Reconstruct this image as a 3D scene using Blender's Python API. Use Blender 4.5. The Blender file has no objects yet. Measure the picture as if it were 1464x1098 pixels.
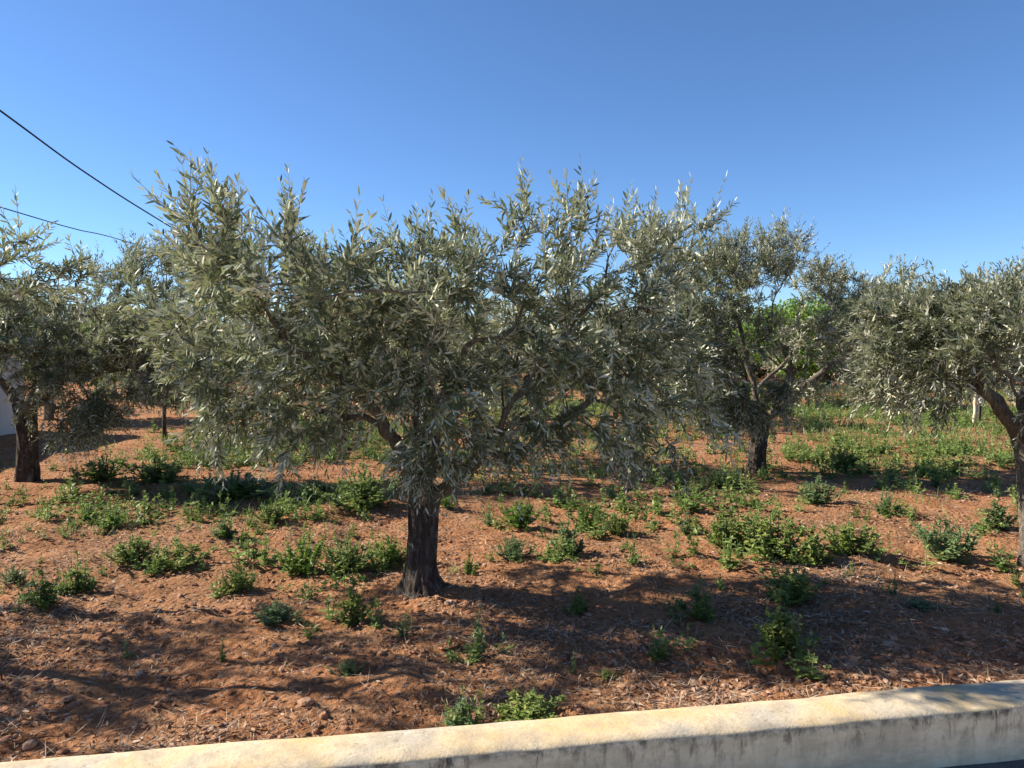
import bpy, math, random
import numpy as np
from mathutils import Vector, Matrix

D = bpy.data
S = bpy.context.scene
COL = S.collection
rad = math.radians

# ------------------------------------------------------------------ camera
FPX, CX, CY = 1057.0, 732.0, 549.0
CAM_Z, PITCH = 1.70, rad(3.2)
cd = D.cameras.new('camera'); cam = D.objects.new('camera', cd); COL.objects.link(cam)
cam.location = (0, 0, CAM_Z); cam.rotation_euler = (rad(90) - PITCH, 0, 0)
cd.sensor_width = 36; cd.lens = 36 * FPX / 1464; cd.clip_start = 0.05; cd.clip_end = 3000
S.camera = cam

def ray(px, py):
    u, v = (px - CX) / FPX, (CY - py) / FPX
    c, s = math.cos(PITCH), math.sin(PITCH)
    return u, c + v * s, v * c - s            # world direction (x right, y forward, z up)

def gpt(px, py, z=0.0):                       # where the sight line meets the ground
    x, y, w = ray(px, py)
    t = (z - CAM_Z) / w
    return x * t, y * t

def at(px, py, d):                            # the point at forward distance d
    x, y, w = ray(px, py)
    t = d / y
    return np.array((x * t, d, CAM_Z + w * t))

# ------------------------------------------------------------------ noise
def _hash(ix, iy, iz, seed):
    n = (ix * 374761393 + iy * 668265263 + iz * 2147483647 + seed * 1274126177) & 0xFFFFFFFF
    n = ((n ^ (n >> 13)) * 1274126177) & 0xFFFFFFFF
    n = ((n ^ (n >> 16)) * 2246822519) & 0xFFFFFFFF
    return ((n ^ (n >> 15)) & 0xFFFFFF) / float(0xFFFFFF)

def vnoise(x, y, z=0.0, seed=0):
    x, y, z = np.broadcast_arrays(np.asarray(x, float), np.asarray(y, float), np.asarray(z, float))
    fx, fy, fz = np.floor(x), np.floor(y), np.floor(z)
    ix, iy, iz = fx.astype(np.int64), fy.astype(np.int64), fz.astype(np.int64)
    x, y, z = x - fx, y - fy, z - fz
    x, y, z = x*x*(3-2*x), y*y*(3-2*y), z*z*(3-2*z)
    r = 0
    for a in (0, 1):
        for b in (0, 1):
            for c in (0, 1):
                r = r + _hash(ix+a, iy+b, iz+c, seed) * (x if a else 1-x) * (y if b else 1-y) * (z if c else 1-z)
    return r * 2 - 1

def fbm(x, y, z=0.0, seed=0, o=3):
    r, a = 0, 1.0
    for i in range(o):
        r = r + a * vnoise(np.asarray(x) * 2**i, np.asarray(y) * 2**i, np.asarray(z) * 2**i, seed + i); a *= 0.5
    return r

def unit(v):
    return v / np.maximum(np.linalg.norm(v, axis=-1, keepdims=True), 1e-9)

# ------------------------------------------------------------------ mesh collector
class MB:
    def __init__(self): self.v, self.f, self.n, self.m, self.t, self.sm, self.nv = [], [], [], [], [], [], 0
    def add(self, verts, faces, counts, mat=0, tint=0.5, smooth=False):
        verts = np.asarray(verts, float).reshape(-1, 3)
        k = len(verts)
        self.v.append(verts); self.f.append(np.asarray(faces, np.int64).ravel() + self.nv)
        counts = np.asarray(counts, np.int64).ravel()
        self.n.append(counts); self.m.append(np.full(len(counts), mat)); self.sm.append(np.full(len(counts), smooth))
        self.t.append(np.full(k, tint) if np.isscalar(tint) else np.asarray(tint, float)); self.nv += k
    def mesh(self, name):
        me = D.meshes.new(name)
        v = np.concatenate(self.v); f = np.concatenate(self.f); n = np.concatenate(self.n)
        me.vertices.add(len(v)); me.vertices.foreach_set('co', v.astype(np.float32).ravel())
        me.loops.add(len(f)); me.loops.foreach_set('vertex_index', f.astype(np.int32))
        me.polygons.add(len(n))
        st = np.concatenate(([0], np.cumsum(n)[:-1]))
        me.polygons.foreach_set('loop_start', st.astype(np.int32))
        me.polygons.foreach_set('loop_total', n.astype(np.int32))
        me.update(calc_edges=True)
        me.polygons.foreach_set('material_index', np.concatenate(self.m).astype(np.int32))
        me.polygons.foreach_set('use_smooth', np.concatenate(self.sm).astype(bool))
        at_ = me.attributes.new('tint', 'FLOAT', 'POINT')
        at_.data.foreach_set('value', np.concatenate(self.t).astype(np.float32))
        me.validate(); me.update()
        return me
    def obj(self, name, mats, parent=None, loc=None):
        me = self.mesh(name)
        for m in (mats if isinstance(mats, (list, tuple)) else [mats]): me.materials.append(m)
        o = D.objects.new(name, me); COL.objects.link(o)
        if parent: o.parent = parent
        if loc is not None: o.location = loc
        return o

def tag(o, label=None, cat=None, group=None, kind=None):
    if label: o['label'] = label
    if cat: o['category'] = cat
    if group: o['group'] = group
    if kind: o['kind'] = kind
    return o

def thing(name, label, cat, loc=(0, 0, 0), group=None):
    o = D.objects.new(name, None); COL.objects.link(o); o.location = loc
    o.empty_display_size = 0.2
    return tag(o, label, cat, group)

def copy_thing(src, loc, rz, sc, label, group=None):
    r = src.copy(); COL.objects.link(r); r.location = loc; r.rotation_euler = (0, 0, rz); r.scale = sc
    r['label'] = label
    if group: r['group'] = group
    for ch in list(src.children):
        c = ch.copy(); COL.objects.link(c); c.parent = r
        for g in list(ch.children):
            d = g.copy(); COL.objects.link(d); d.parent = c
    return r

# leaves: N flat or folded blades in one go
LAN = ((.32, .95), (.70, .78))      # lance shape: (along, half width)
OVA = ((.26, 1.0), (.62, .74))
def leaves(mb, base, dr, nr, L, W, bend=.12, fold=0.0, shape=LAN, mat=0, tint=.5, low=False):
    base = np.asarray(base, float); N = len(base)
    if N == 0: return
    dr = unit(dr); nr = unit(nr - dr * np.sum(nr * dr, -1, keepdims=True)); sd = np.cross(dr, nr)
    L = np.broadcast_to(L, (N,))[:, None]; W = np.broadcast_to(W, (N,))[:, None]; bend = np.broadcast_to(bend, (N,))[:, None]
    def P(t, s, up=0): return base + dr*L*t + sd*W*s*.5 - nr*(bend*L*t*t) + nr*W*up
    (t1, w1), (t2, w2) = shape
    if low:
        vs = [P(0, 0), P(.45, 1), P(1, 0), P(.45, -1)]; fc = [0, 1, 2, 3]; ct = [4]
    elif fold == 0:
        vs = [P(0, 0), P(t1, w1), P(t1, -w1), P(t2, w2), P(t2, -w2), P(1, 0)]
        fc = [0, 1, 2, 2, 1, 3, 4, 4, 3, 5]; ct = [3, 4, 3]
    else:
        vs = [P(0, 0), P(t1, w1, fold), P(t1, -w1, fold), P(t2, w2, fold*.8), P(t2, -w2, fold*.8), P(1, 0), P(t1, 0), P(t2, 0)]
        fc = [0, 1, 6, 0, 6, 2, 6, 1, 3, 7, 2, 6, 7, 4, 7, 3, 5, 4, 7, 5]; ct = [3, 3, 4, 4, 3, 3]
    k = len(vs)
    V = np.stack(vs, 1).reshape(-1, 3)
    F = (np.asarray(fc)[None] + (np.arange(N) * k)[:, None]).ravel()
    tt = tint if np.isscalar(tint) else np.repeat(tint, k)
    mb.add(V, F, np.tile(ct, N), mat, tt)

def tube(mb, pts, rr, ns=6, mat=0, tint=.5, cap=True):
    pts = np.asarray(pts, float); n = len(pts); rr = np.broadcast_to(rr, (n,))
    tg = unit(np.gradient(pts, axis=0))
    ref = np.array((0.13, 0.9, 0.41)) if abs(tg[0][1]) < .8 else np.array((.9, .1, .3))
    a = np.zeros((n, 3)); u = ref
    for i in range(n):
        u = u - tg[i] * np.dot(u, tg[i]); u = u / max(np.linalg.norm(u), 1e-9); a[i] = u
    b = np.cross(tg, a)
    th = np.linspace(0, 2*math.pi, ns, endpoint=False)
    V = pts[:, None] + rr[:, None, None] * (a[:, None] * np.cos(th)[None, :, None] + b[:, None] * np.sin(th)[None, :, None])
    V = V.reshape(-1, 3)
    i = np.arange(n-1)[:, None] * ns; j = np.arange(ns)[None]; j2 = (j+1) % ns
    F = np.stack((i+j, i+j2, i+ns+j2, i+ns+j), -1).reshape(-1)
    mb.add(V, F, np.full((n-1)*ns, 4), mat, tint, True)
    if cap: mb.add(V[-ns:], np.arange(ns), [ns], mat, tint)

def spline(pts, n):
    pts = np.asarray(pts, float)
    p = np.vstack((2*pts[0]-pts[1], pts, 2*pts[-1]-pts[-2]))
    t = np.linspace(0, len(pts)-1-1e-6, n); k = t.astype(int); t = (t-k)[:, None]
    a, b, c, d = p[k], p[k+1], p[k+2], p[k+3]
    return .5*((2*b) + (-a+c)*t + (2*a-5*b+4*c-d)*t*t + (-a+3*b-3*c+d)*t**3)

# ------------------------------------------------------------------ materials
def newmat(name):
    m = D.materials.new(name); m.use_nodes = True
    nt = m.node_tree; nt.nodes.clear()
    return m, nt
class NT:
    def __init__(s, nt): s.nt = nt
    def n(s, t, **kw):
        o = s.nt.nodes.new(t)
        for k, v in kw.items():
            if k.startswith('_'): setattr(o, k[1:], v)
            else:
                i = o.inputs[int(k[1:])] if k[0] == 'i' and k[1:].isdigit() else o.inputs[k.replace('__', ' ')]
                if isinstance(v, bpy.types.NodeSocket): s.nt.links.new(v, i)
                else: i.default_value = v
        return o
    def noise(s, vec, scale, detail=4, rough=.55, dist=0):
        return s.n('ShaderNodeTexNoise', Vector=vec, Scale=scale, Detail=detail, Roughness=rough, Distortion=dist).outputs['Fac']
    def ramp(s, fac, stops):
        r = s.n('ShaderNodeValToRGB', Fac=fac); cr = r.color_ramp
        while len(cr.elements) < len(stops): cr.elements.new(.5)
        for e, (p, c) in zip(cr.elements, stops):
            e.position = p; e.color = (c[0], c[1], c[2], 1) if not np.isscalar(c) else (c, c, c, 1)
        return r.outputs['Color']
    def mix(s, f, a, b, mode='MIX'):
        m = s.n('ShaderNodeMix', _data_type='RGBA', _blend_type=mode)
        for i, v in ((0, f), (6, a), (7, b)):
            if isinstance(v, bpy.types.NodeSocket): s.nt.links.new(v, m.inputs[i])
            else: m.inputs[i].default_value = v if np.isscalar(v) else (v[0], v[1], v[2], 1)
        return m.outputs[2]
    def math(s, op, a, b=0.0, clamp=False):
        m = s.n('ShaderNodeMath', _operation=op, i0=a, i1=b); m.use_clamp = clamp
        return m.outputs[0]
    def mapping(s, vec, sc):
        return s.n('ShaderNodeMapping', Vector=vec, Scale=sc).outputs[0]
    def bump(s, h, strength, dist):
        return s.n('ShaderNodeBump', Strength=strength, Distance=dist, Height=h).outputs[0]
    def out(s, sh, disp=None):
        o = s.n('ShaderNodeOutputMaterial', Surface=sh)
    def coord(s): return s.n('ShaderNodeTexCoord').outputs['Object']
    def pos(s): return s.n('ShaderNodeNewGeometry').outputs['Position']
    def bsdf(s, col, rough=.8, spec=.3, normal=None):
        b = s.n('ShaderNodeBsdfPrincipled', Roughness=rough)
        b.inputs['Specular IOR Level'].default_value = spec
        if isinstance(col, bpy.types.NodeSocket): s.nt.links.new(col, b.inputs['Base Color'])
        else: b.inputs['Base Color'].default_value = (*col, 1)
        if normal: s.nt.links.new(normal, b.inputs['Normal'])
        return b.outputs[0]

def leaf_mat(name, top, under, rough=.45, trans=.25, tcol=None, spec=.4):
    """two-sided leaf: upper face and paler underside, colour varied from leaf to leaf by 'tint'"""
    m, nt = newmat(name); k = NT(nt)
    t = k.n('ShaderNodeAttribute', _attribute_name='tint').outputs['Fac']
    up = k.ramp(t, [(i / (len(top)-1), c) for i, c in enumerate(top)])
    un = k.ramp(t, [(i / (len(under)-1), c) for i, c in enumerate(under)])
    side = k.n('ShaderNodeNewGeometry').outputs['Backfacing']
    col = k.mix(side, up, un)
    rnd = k.n('ShaderNodeObjectInfo').outputs['Random']
    hs = k.n('ShaderNodeHueSaturation', Color=col, Hue=k.math('ADD', k.math('MULTIPLY', rnd, .035), .475), Value=k.math('ADD', k.math('MULTIPLY', k.math('FRACT', k.math('MULTIPLY', rnd, 7.31)), .3), .85))
    col = hs.outputs[0]
    b = k.bsdf(col, rough, spec)
    tr = k.n('ShaderNodeBsdfTranslucent')
    nt.links.new(k.mix(.5, up, tcol or top[-1]), tr.inputs['Color'])
    k.out(k.n('ShaderNodeMixShader', i0=trans, i1=b, i2=tr.outputs[0]).outputs[0])
    return m

M = {}
M['olive_leaf'] = leaf_mat('olive_leaf', [(.034,.048,.024), (.066,.086,.044), (.13,.155,.085), (.27,.28,.13)],
                           [(.40,.405,.29), (.52,.525,.39), (.62,.62,.48), (.60,.58,.37)], .52, .25, (.40,.44,.17), .35)
M['weed_leaf'] = leaf_mat('weed_leaf', [(.066,.108,.024), (.13,.185,.040), (.215,.27,.06), (.31,.32,.09)],
                          [(.06,.11,.04), (.09,.16,.06), (.12,.2,.07), (.15,.21,.08)], .5, .3, (.2,.36,.05), .35)
M['grey_weed_leaf'] = leaf_mat('grey_weed_leaf', [(.075,.125,.05), (.125,.19,.075), (.18,.25,.105)],
                          [(.09,.14,.07), (.12,.18,.09), (.15,.2,.1)], .5, .28, (.2,.32,.08), .35)
M['cover_leaf'] = leaf_mat('cover_leaf', [(.068,.112,.027), (.135,.20,.048), (.21,.28,.07), (.31,.33,.105)], [(.07,.12,.04), (.11,.18,.06), (.15,.22,.08), (.2,.25,.1)], .5, .3, (.24,.38,.07), .3)
M['bright_leaf'] = leaf_mat('bright_leaf', [(.05,.11,.02), (.09,.175,.028), (.145,.24,.04)],
                          [(.09,.16,.03), (.14,.22,.04), (.17,.25,.05)], .45, .35, (.32,.5,.04), .4)
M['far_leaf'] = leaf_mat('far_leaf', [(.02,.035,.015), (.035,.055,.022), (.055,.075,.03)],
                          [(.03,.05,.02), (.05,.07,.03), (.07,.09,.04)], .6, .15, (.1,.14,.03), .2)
M['grass'] = leaf_mat('grass', [(.055,.12,.028), (.10,.185,.045), (.16,.235,.07), (.26,.26,.12)],
                          [(.06,.12,.03), (.10,.18,.05), (.15,.21,.07), (.25,.25,.11)], .5, .3, (.28,.4,.07), .3)
M['litter'] = leaf_mat('litter', [(.05,.028,.016), (.13,.075,.042), (.24,.16,.095), (.34,.26,.17), (.46,.38,.28)],
                          [(.07,.045,.028), (.16,.105,.065), (.26,.18,.11), (.36,.28,.19), (.48,.41,.31)], .75, .08, (.3,.2,.1), .2)

def bark(name, dark, mid, pale, scale=1.0):
    m, nt = newmat(name); k = NT(nt); p = k.pos()
    v = k.mapping(p, (scale, scale, scale*.28))
    n1 = k.noise(v, 34, 6, .65, .6); n2 = k.noise(p, 9*scale, 4, .6); n3 = k.noise(p, 60*scale, 3, .6)
    c = k.ramp(n1, [(.30, dark), (.52, mid), (.75, pale)])
    lich = k.ramp(n2, [(.56, 0), (.68, 1)])
    c = k.mix(k.math('MULTIPLY', lich, k.math('MULTIPLY', n3, .9)), c, (.26, .25, .21))
    h = k.math('ADD', n1, k.math('MULTIPLY', n3, .35))
    k.out(k.bsdf(c, .9, .15, k.bump(h, 1.0, .018)))
    return m
M['bark'] = bark('olive_bark', (.020,.015,.012), (.062,.048,.038), (.17,.145,.115))
M['branch'] = bark('branch_bark', (.06,.048,.038), (.14,.115,.09), (.26,.225,.18), 1.6)
m, nt = newmat('twig'); k = NT(nt); k.out(k.bsdf((.19,.185,.13), .7, .25)); M['twig'] = m
m, nt = newmat('weed_stem'); k = NT(nt); k.out(k.bsdf((.11,.15,.055), .6, .3)); M['weed_stem'] = m

# red soil
m, nt = newmat('red_soil'); k = NT(nt); p = k.pos()
big = k.noise(p, .45, 4, .6); med = k.noise(p, 2.6, 5, .65); fine = k.noise(p, 22, 5, .7); grit = k.noise(p, 120, 3, .7)
c = k.ramp(med, [(.28, (.28,.115,.049)), (.5, (.45,.21,.094)), (.72, (.54,.305,.16))])
c = k.mix(k.ramp(fine, [(.3, .75), (.62, 0)]), c, (.13,.055,.03))
c = k.mix(k.math('MULTIPLY', k.ramp(big, [(.42, 0), (.62, 1)]), .65), c, (.29,.155,.078))
c = k.mix(k.ramp(grit, [(.6, 0), (.75, .55)]), c, (.44,.29,.19))
vor = k.n('ShaderNodeTexVoronoi', Vector=p, Scale=26.0).outputs['Distance']
h = k.math('ADD', k.math('MULTIPLY', fine, 1.0), k.math('ADD', k.math('MULTIPLY', grit, .30), k.math('MULTIPLY', vor, -.5)))
k.out(k.bsdf(c, .95, .1, k.bump(h, 1.0, .04))); M['soil'] = m
# stones and clods
m, nt = newmat('stone'); k = NT(nt); p = k.pos()
t = k.n('ShaderNodeAttribute', _attribute_name='tint').outputs['Fac']
c = k.ramp(t, [(0, (.20,.08,.038)), (.55, (.33,.15,.075)), (.8, (.40,.25,.16)), (1, (.5,.40,.30))])
c = k.mix(.35, c, k.ramp(k.noise(p, 60, 4, .6), [(.3, (.16,.07,.035)), (.7, (.5,.33,.22))]))
k.out(k.bsdf(c, .9, .15, k.bump(k.noise(p, 90, 4, .6), .6, .006))); M['stone'] = m
# concrete kerb wall (object coordinates: x along, y 0 at the road face, z up, top at .35)
m, nt = newmat('weathered_concrete'); k = NT(nt); o = k.coord()
sx = k.n('ShaderNodeSeparateXYZ', Vector=o)
n1 = k.noise(o, 3.0, 5, .6); n2 = k.noise(o, 16, 5, .65); n3 = k.noise(o, 90, 4, .7)
top = k.ramp(n1, [(.36, (.58,.41,.20)), (.5, (.60,.48,.31)), (.62, (.44,.385,.30))])
top = k.mix(k.ramp(n2, [(.50, 0), (.74, .65)]), top, (.40,.33,.24))
top = k.mix(k.ramp(n3, [(.55, 0), (.75, .6)]), top, (.25,.20,.14))
lic = k.noise(o, 42, 6, .75, .4)
top = k.mix(k.math('MULTIPLY', k.ramp(lic, [(.57, 0), (.62, .75)]), k.ramp(n1, [(.40, .1), (.6, 1)])), top, (.19,.165,.125))
top = k.mix(k.ramp(k.noise(o, 27, 5, .7), [(.62, 0), (.70, .6)]), top, (.70,.64,.54))
side = k.ramp(n2, [(.3, (.68,.50,.31)), (.6, (.84,.65,.43))])
st = k.noise(k.mapping(o, (1, 1, .22)), 24, 6, .75, .5)
blot = k.noise(o, 13, 5, .7, .5)
drip = k.math('MULTIPLY', k.ramp(k.math('MULTIPLY', st, k.math('ADD', blot, .5)), [(.50, 0), (.66, 1)]), k.ramp(sx.outputs['Z'], [(.20, 0), (.335, 1)]))
side = k.mix(k.math('MULTIPLY', drip, .92), side, (.055,.043,.032))
rim = k.math('MULTIPLY', k.ramp(k.noise(o, 20, 4, .7), [(.42, 0), (.60, 1)]), k.ramp(sx.outputs['Z'], [(.305, 0), (.33, 1), (.347, 1)]))
side = k.mix(k.math('MULTIPLY', rim, .75), side, (.06,.048,.035))
yst = k.math('MULTIPLY', k.ramp(k.noise(k.mapping(o, (1, 1, .1)), 5, 3, .6), [(.52, 0), (.68, .6)]), 1.0)
side = k.mix(yst, side, (.46,.36,.22))
side = k.mix(k.math('MULTIPLY', k.ramp(k.noise(k.mapping(o, (.5, 1, 2)), 5, 6, .7), [(.45, 0), (.66, .55)]), 1.0), side, (.38,.29,.20))
top = k.mix(k.ramp(k.noise(o, 8, 7, .75, .3), [(.48, 0), (.60, .55)]), top, (.36,.29,.20))
isTop = k.ramp(k.n('ShaderNodeSeparateXYZ', Vector=k.n('ShaderNodeNewGeometry').outputs['Normal']).outputs['Z'], [(.35, 0), (.6, 1)])
c = k.mix(isTop, side, top)
hh = k.math('ADD', k.math('MULTIPLY', n2, .6), k.math('MULTIPLY', n3, .5))
k.out(k.bsdf(c, .9, .2, k.bump(hh, .55, .007))); M['concrete'] = m
# white render
m, nt = newmat('white_render'); k = NT(nt); p = k.pos()
c = k.ramp(k.noise(p, 1.4, 5, .6), [(.3, (.60,.56,.50)), (.7, (.70,.66,.60))])
k.out(k.bsdf(c, .9, .2, k.bump(k.noise(p, 60, 3), .2, .005))); M['render'] = m
# asphalt
m, nt = newmat('asphalt'); k = NT(nt); p = k.pos()
c = k.ramp(k.noise(p, 160, 3, .7), [(.3, (.06,.056,.05)), (.7, (.17,.16,.145))])
k.out(k.bsdf(c, .9, .25, k.bump(k.noise(p, 140, 3), .7, .006))); M['asphalt'] = m
def plain(name, a, b, scale=12, rough=.8, stretch=(1, 1, 1)):
    m, nt = newmat(name); k = NT(nt); p = k.mapping(k.pos(), stretch); n = k.noise(p, scale, 5, .6)
    k.out(k.bsdf(k.ramp(n, [(.3, a), (.7, b)]), rough, .25, k.bump(n, .3, .01))); return m
M['post'] = plain('weathered_post', (.42,.36,.27), (.58,.52,.42), 30, .85, (1, 1, .15))
M['bounce_paving'] = plain('pale_bounce_paving', (.46,.38,.28), (.58,.49,.37), 20, .9)
M['cable'] = plain('cable_rubber', (.012,.012,.014), (.03,.03,.034), 40, .5)
M['blue'] = plain('blue_plastic', (.15,.32,.55), (.22,.42,.66), 20, .4)
M['white'] = plain('white_plastic', (.6,.6,.6), (.75,.75,.74), 20, .4)
M['roof'] = plain('roof_tiles', (.22,.09,.06), (.34,.15,.10), 6, .85)
M['glass'] = plain('dark_pane', (.02,.025,.03), (.04,.045,.05), 3, .15)

# ------------------------------------------------------------------ light and sky
SUN_EL, SUN_AZ = rad(32.5), math.atan2(-1.0, 0.20)       # azimuth measured from +y towards +x
sdir = Vector((math.sin(SUN_AZ)*math.cos(SUN_EL), math.cos(SUN_AZ)*math.cos(SUN_EL), math.sin(SUN_EL)))
sl = D.lights.new('sun', 'SUN'); sl.energy = 5.0; sl.angle = rad(.53); sl.color = (1, .92, .80)
so = D.objects.new('sun', sl); COL.objects.link(so)
so.rotation_euler = sdir.to_track_quat('Z', 'Y').to_euler(); so.location = (-20, 5, 20)
w = D.worlds.new('World'); S.world = w; w.use_nodes = True
bg = w.node_tree.nodes.get('Background') or w.node_tree.nodes.new('ShaderNodeBackground')
sky = w.node_tree.nodes.new('ShaderNodeTexSky'); sky.sky_type = 'NISHITA'; sky.sun_disc = False
sky.sun_elevation = SUN_EL; sky.sun_rotation = SUN_AZ
sky.altitude = 1500; sky.air_density = 1.0; sky.dust_density = .1; sky.ozone_density = 8
w.node_tree.links.new(sky.outputs[0], bg.inputs[0]); bg.inputs[1].default_value = .077
vs = S.view_settings; vs.view_transform = 'Standard'; vs.look = 'None'; vs.exposure = 1.22; vs.gamma = 1; vs.use_curve_mapping = False
S.cycles.max_bounces = 8; S.cycles.transparent_max_bounces = 4; S.cycles.use_denoising = True

# ------------------------------------------------------------------ ground
def gz(x, y):
    x = np.asarray(x, float); y = np.asarray(y, float)
    d = np.hypot(x, y)
    near = np.clip(1.35 - d/14, 0, 1)
    h = .045*fbm(x*.55, y*.55, 0, 3, 2) + .028*fbm(x*2.2, y*2.2, 0, 11, 2)
    h = h + near*(.016*fbm(x*7, y*7, 0, 21, 2) + .012*np.maximum(vnoise(x*17, y*17, 0, 31), 0)**1.5)
    return h * np.clip(1.6 - d/60, 0, 1) - .02
def axis(lo, hi, a, b, st, g):
    mid = list(np.arange(a, b + st/2, st)); s = st; up = [mid[-1]]
    while up[-1] < hi: s *= g; up.append(up[-1] + s)
    s = st; dn = [mid[0]]
    while dn[-1] > lo: s *= g; dn.append(dn[-1] - s)
    return np.array(dn[:0:-1] + mid + up[1:])
xs = axis(-700, 700, -4.2, 4.2, .036, 1.045); ys = axis(-60, 900, 2.4, 8.0, .034, 1.04)
X, Y = np.meshgrid(xs, ys)
mb = MB(); nx, ny = len(xs), len(ys)
i = np.arange(ny-1)[:, None]*nx; j = np.arange(nx-1)[None]
mb.add(np.stack((X, Y, gz(X, Y)), -1), np.stack((i+j, i+j+1, i+nx+j+1, i+nx+j), -1), np.full((nx-1)*(ny-1), 4), 0, .5, True)
tag(mb.obj('ground', M['soil']), kind='structure')

# ------------------------------------------------------------------ low wall + road
p0, p1 = np.array(gpt(0, 1083, .35)), np.array(gpt(1464, 966, .35))
wd = (p1-p0) / np.linalg.norm(p1-p0); wn = np.array((wd[1], -wd[0]))       # towards the camera
TH = .215
q0 = p0 - wd*12 + wn*TH                                                     # road-side line origin
Lw = 28.0
prof = [(0, -.1), (0, .318), (.003, .338), (.010, .347), (.05, .352), (.11, .354), (.16, .352), (TH-.02, .346), (TH-.005, .334), (TH, .31), (TH, -.1)]
mb = MB(); nxw = 900; xx = np.linspace(0, Lw, nxw)
V = []
for (yy, zz) in prof:
    e = np.full(nxw, 1.0 if zz > .3 else .4)
    V.append(np.stack((xx, yy + e*.006*fbm(xx*3, zz*9, 0, 5), zz + e*(.004 if zz > .2 else 0)*fbm(xx*2.1, yy*9, 0, 8)), -1))
V = np.stack(V, 0); n_p = len(prof)
i = np.arange(n_p-1)[:, None]*nxw; j = np.arange(nxw-1)[None]
mb.add(V, np.stack((i+j, i+j+1, i+nxw+j+1, i+nxw+j), -1), np.full((n_p-1)*(nxw-1), 4), 0, .5, True)
for e in (0, nxw-1):
    mb.add(V[:, e], np.arange(n_p) if e else np.arange(n_p)[::-1], [n_p], 0)
wall = mb.obj('low_wall', M['concrete'], loc=(q0[0], q0[1], 0)); wall.rotation_euler = (0, 0, math.atan2(wd[1], wd[0]))
tag(wall, 'low weathered concrete wall with a yellowed top and black streaks, between road and orchard', 'wall')
mb = MB()
n1_, n2_ = 60, 24
U, Vv = np.meshgrid(np.linspace(-30, 60, n1_), np.linspace(-.02, 14, n2_))
P2 = q0[None, None] + wd*U[..., None] + wn*Vv[..., None]
i = np.arange(n2_-1)[:, None]*n1_; j = np.arange(n1_-1)[None]
mb.add(np.concatenate((P2, np.full(P2.shape[:2]+(1,), .142)), -1), np.stack((i+j, i+n1_+j, i+n1_+j+1, i+j+1), -1), np.full((n1_-1)*(n2_-1), 4))
tag(mb.obj('road', M['asphalt']), kind='structure')
mb = MB(); U, Vv = np.meshgrid(np.linspace(-30, 60, 40), np.linspace(.55, 14, 12)); n1_, n2_ = 40, 12
P2 = q0[None, None] + wd*U[..., None] + wn*Vv[..., None]
i = np.arange(n2_-1)[:, None]*n1_; j = np.arange(n1_-1)[None]
mb.add(np.concatenate((P2, np.full(P2.shape[:2]+(1,), .148)), -1), np.stack((i+j, i+n1_+j, i+n1_+j+1, i+j+1), -1), np.full((n1_-1)*(n2_-1), 4))
tag(mb.obj('bounce_pavement', M['bounce_paving']), kind='structure')  # unseen pale surface added to bounce warm light onto the wall's road face


# ------------------------------------------------------------------ olive trees
class Skel:
    def __init__(s): s.p, s.par, s.limb, s.dist, s.cr = [], [], [], [], []
    def add(s, p, par, limb, crown):
        s.p.append(np.asarray(p, float)); s.par.append(par); s.limb.append(limb); s.cr.append(crown)
        s.dist.append(0 if par < 0 else s.dist[par] + np.linalg.norm(s.p[-1]-s.p[par])); return len(s.p)-1

def grow(rng, fork, limbs, lobes, npts):
    """main limbs, then crown points joined one by one to the nearest wood already there"""
    sk = Skel()
    for li, pl in enumerate(limbs):
        q = spline(pl, max(6, int(sum(np.linalg.norm(np.diff(np.asarray(pl), axis=0), axis=1))/.09)))
        q[1:] += rng.normal(0, .010, q[1:].shape)
        k = -1
        for pt in q: k = sk.add(pt, k, li, False)
    vol = np.array([lo[3]*lo[4]*lo[5] * (lo[6] if len(lo) > 6 else 1) for lo in lobes]); vol = vol**.85; vol /= vol.sum()
    pts = []
    for lo, f in zip(lobes, vol):
        n = max(4, int(npts*f)); d = unit(rng.normal(size=(n, 3))); r = rng.uniform(0, 1, n)**.42
        pts.append(np.array(lo[:3]) + d*r[:, None]*np.array(lo[3:6]))
    pts = np.concatenate(pts)
    pts = pts[np.argsort(np.linalg.norm(pts-fork, axis=1))]
    for pt in pts:
        A = np.array(sk.p); ds = np.linalg.norm(A-pt, axis=1) + .22*np.array(sk.dist)
        k = int(np.argmin(ds)); d = np.linalg.norm(A[k]-pt)
        if d < .03: continue
        g = sk.par[k]; dirv = unit(A[k]-A[g]) if g >= 0 else unit(pt-A[k])
        s0 = A[k]; c = s0 + dirv*d*.35 + np.array((0, 0, .08*d)); n = max(2, int(d/.09))
        for t in np.linspace(0, 1, n+1)[1:]:
            q = (1-t)**2*s0 + 2*t*(1-t)*c + t*t*pt + rng.normal(0, .006, 3)
            k = sk.add(q, k, sk.limb[k], True)
    return sk

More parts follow.
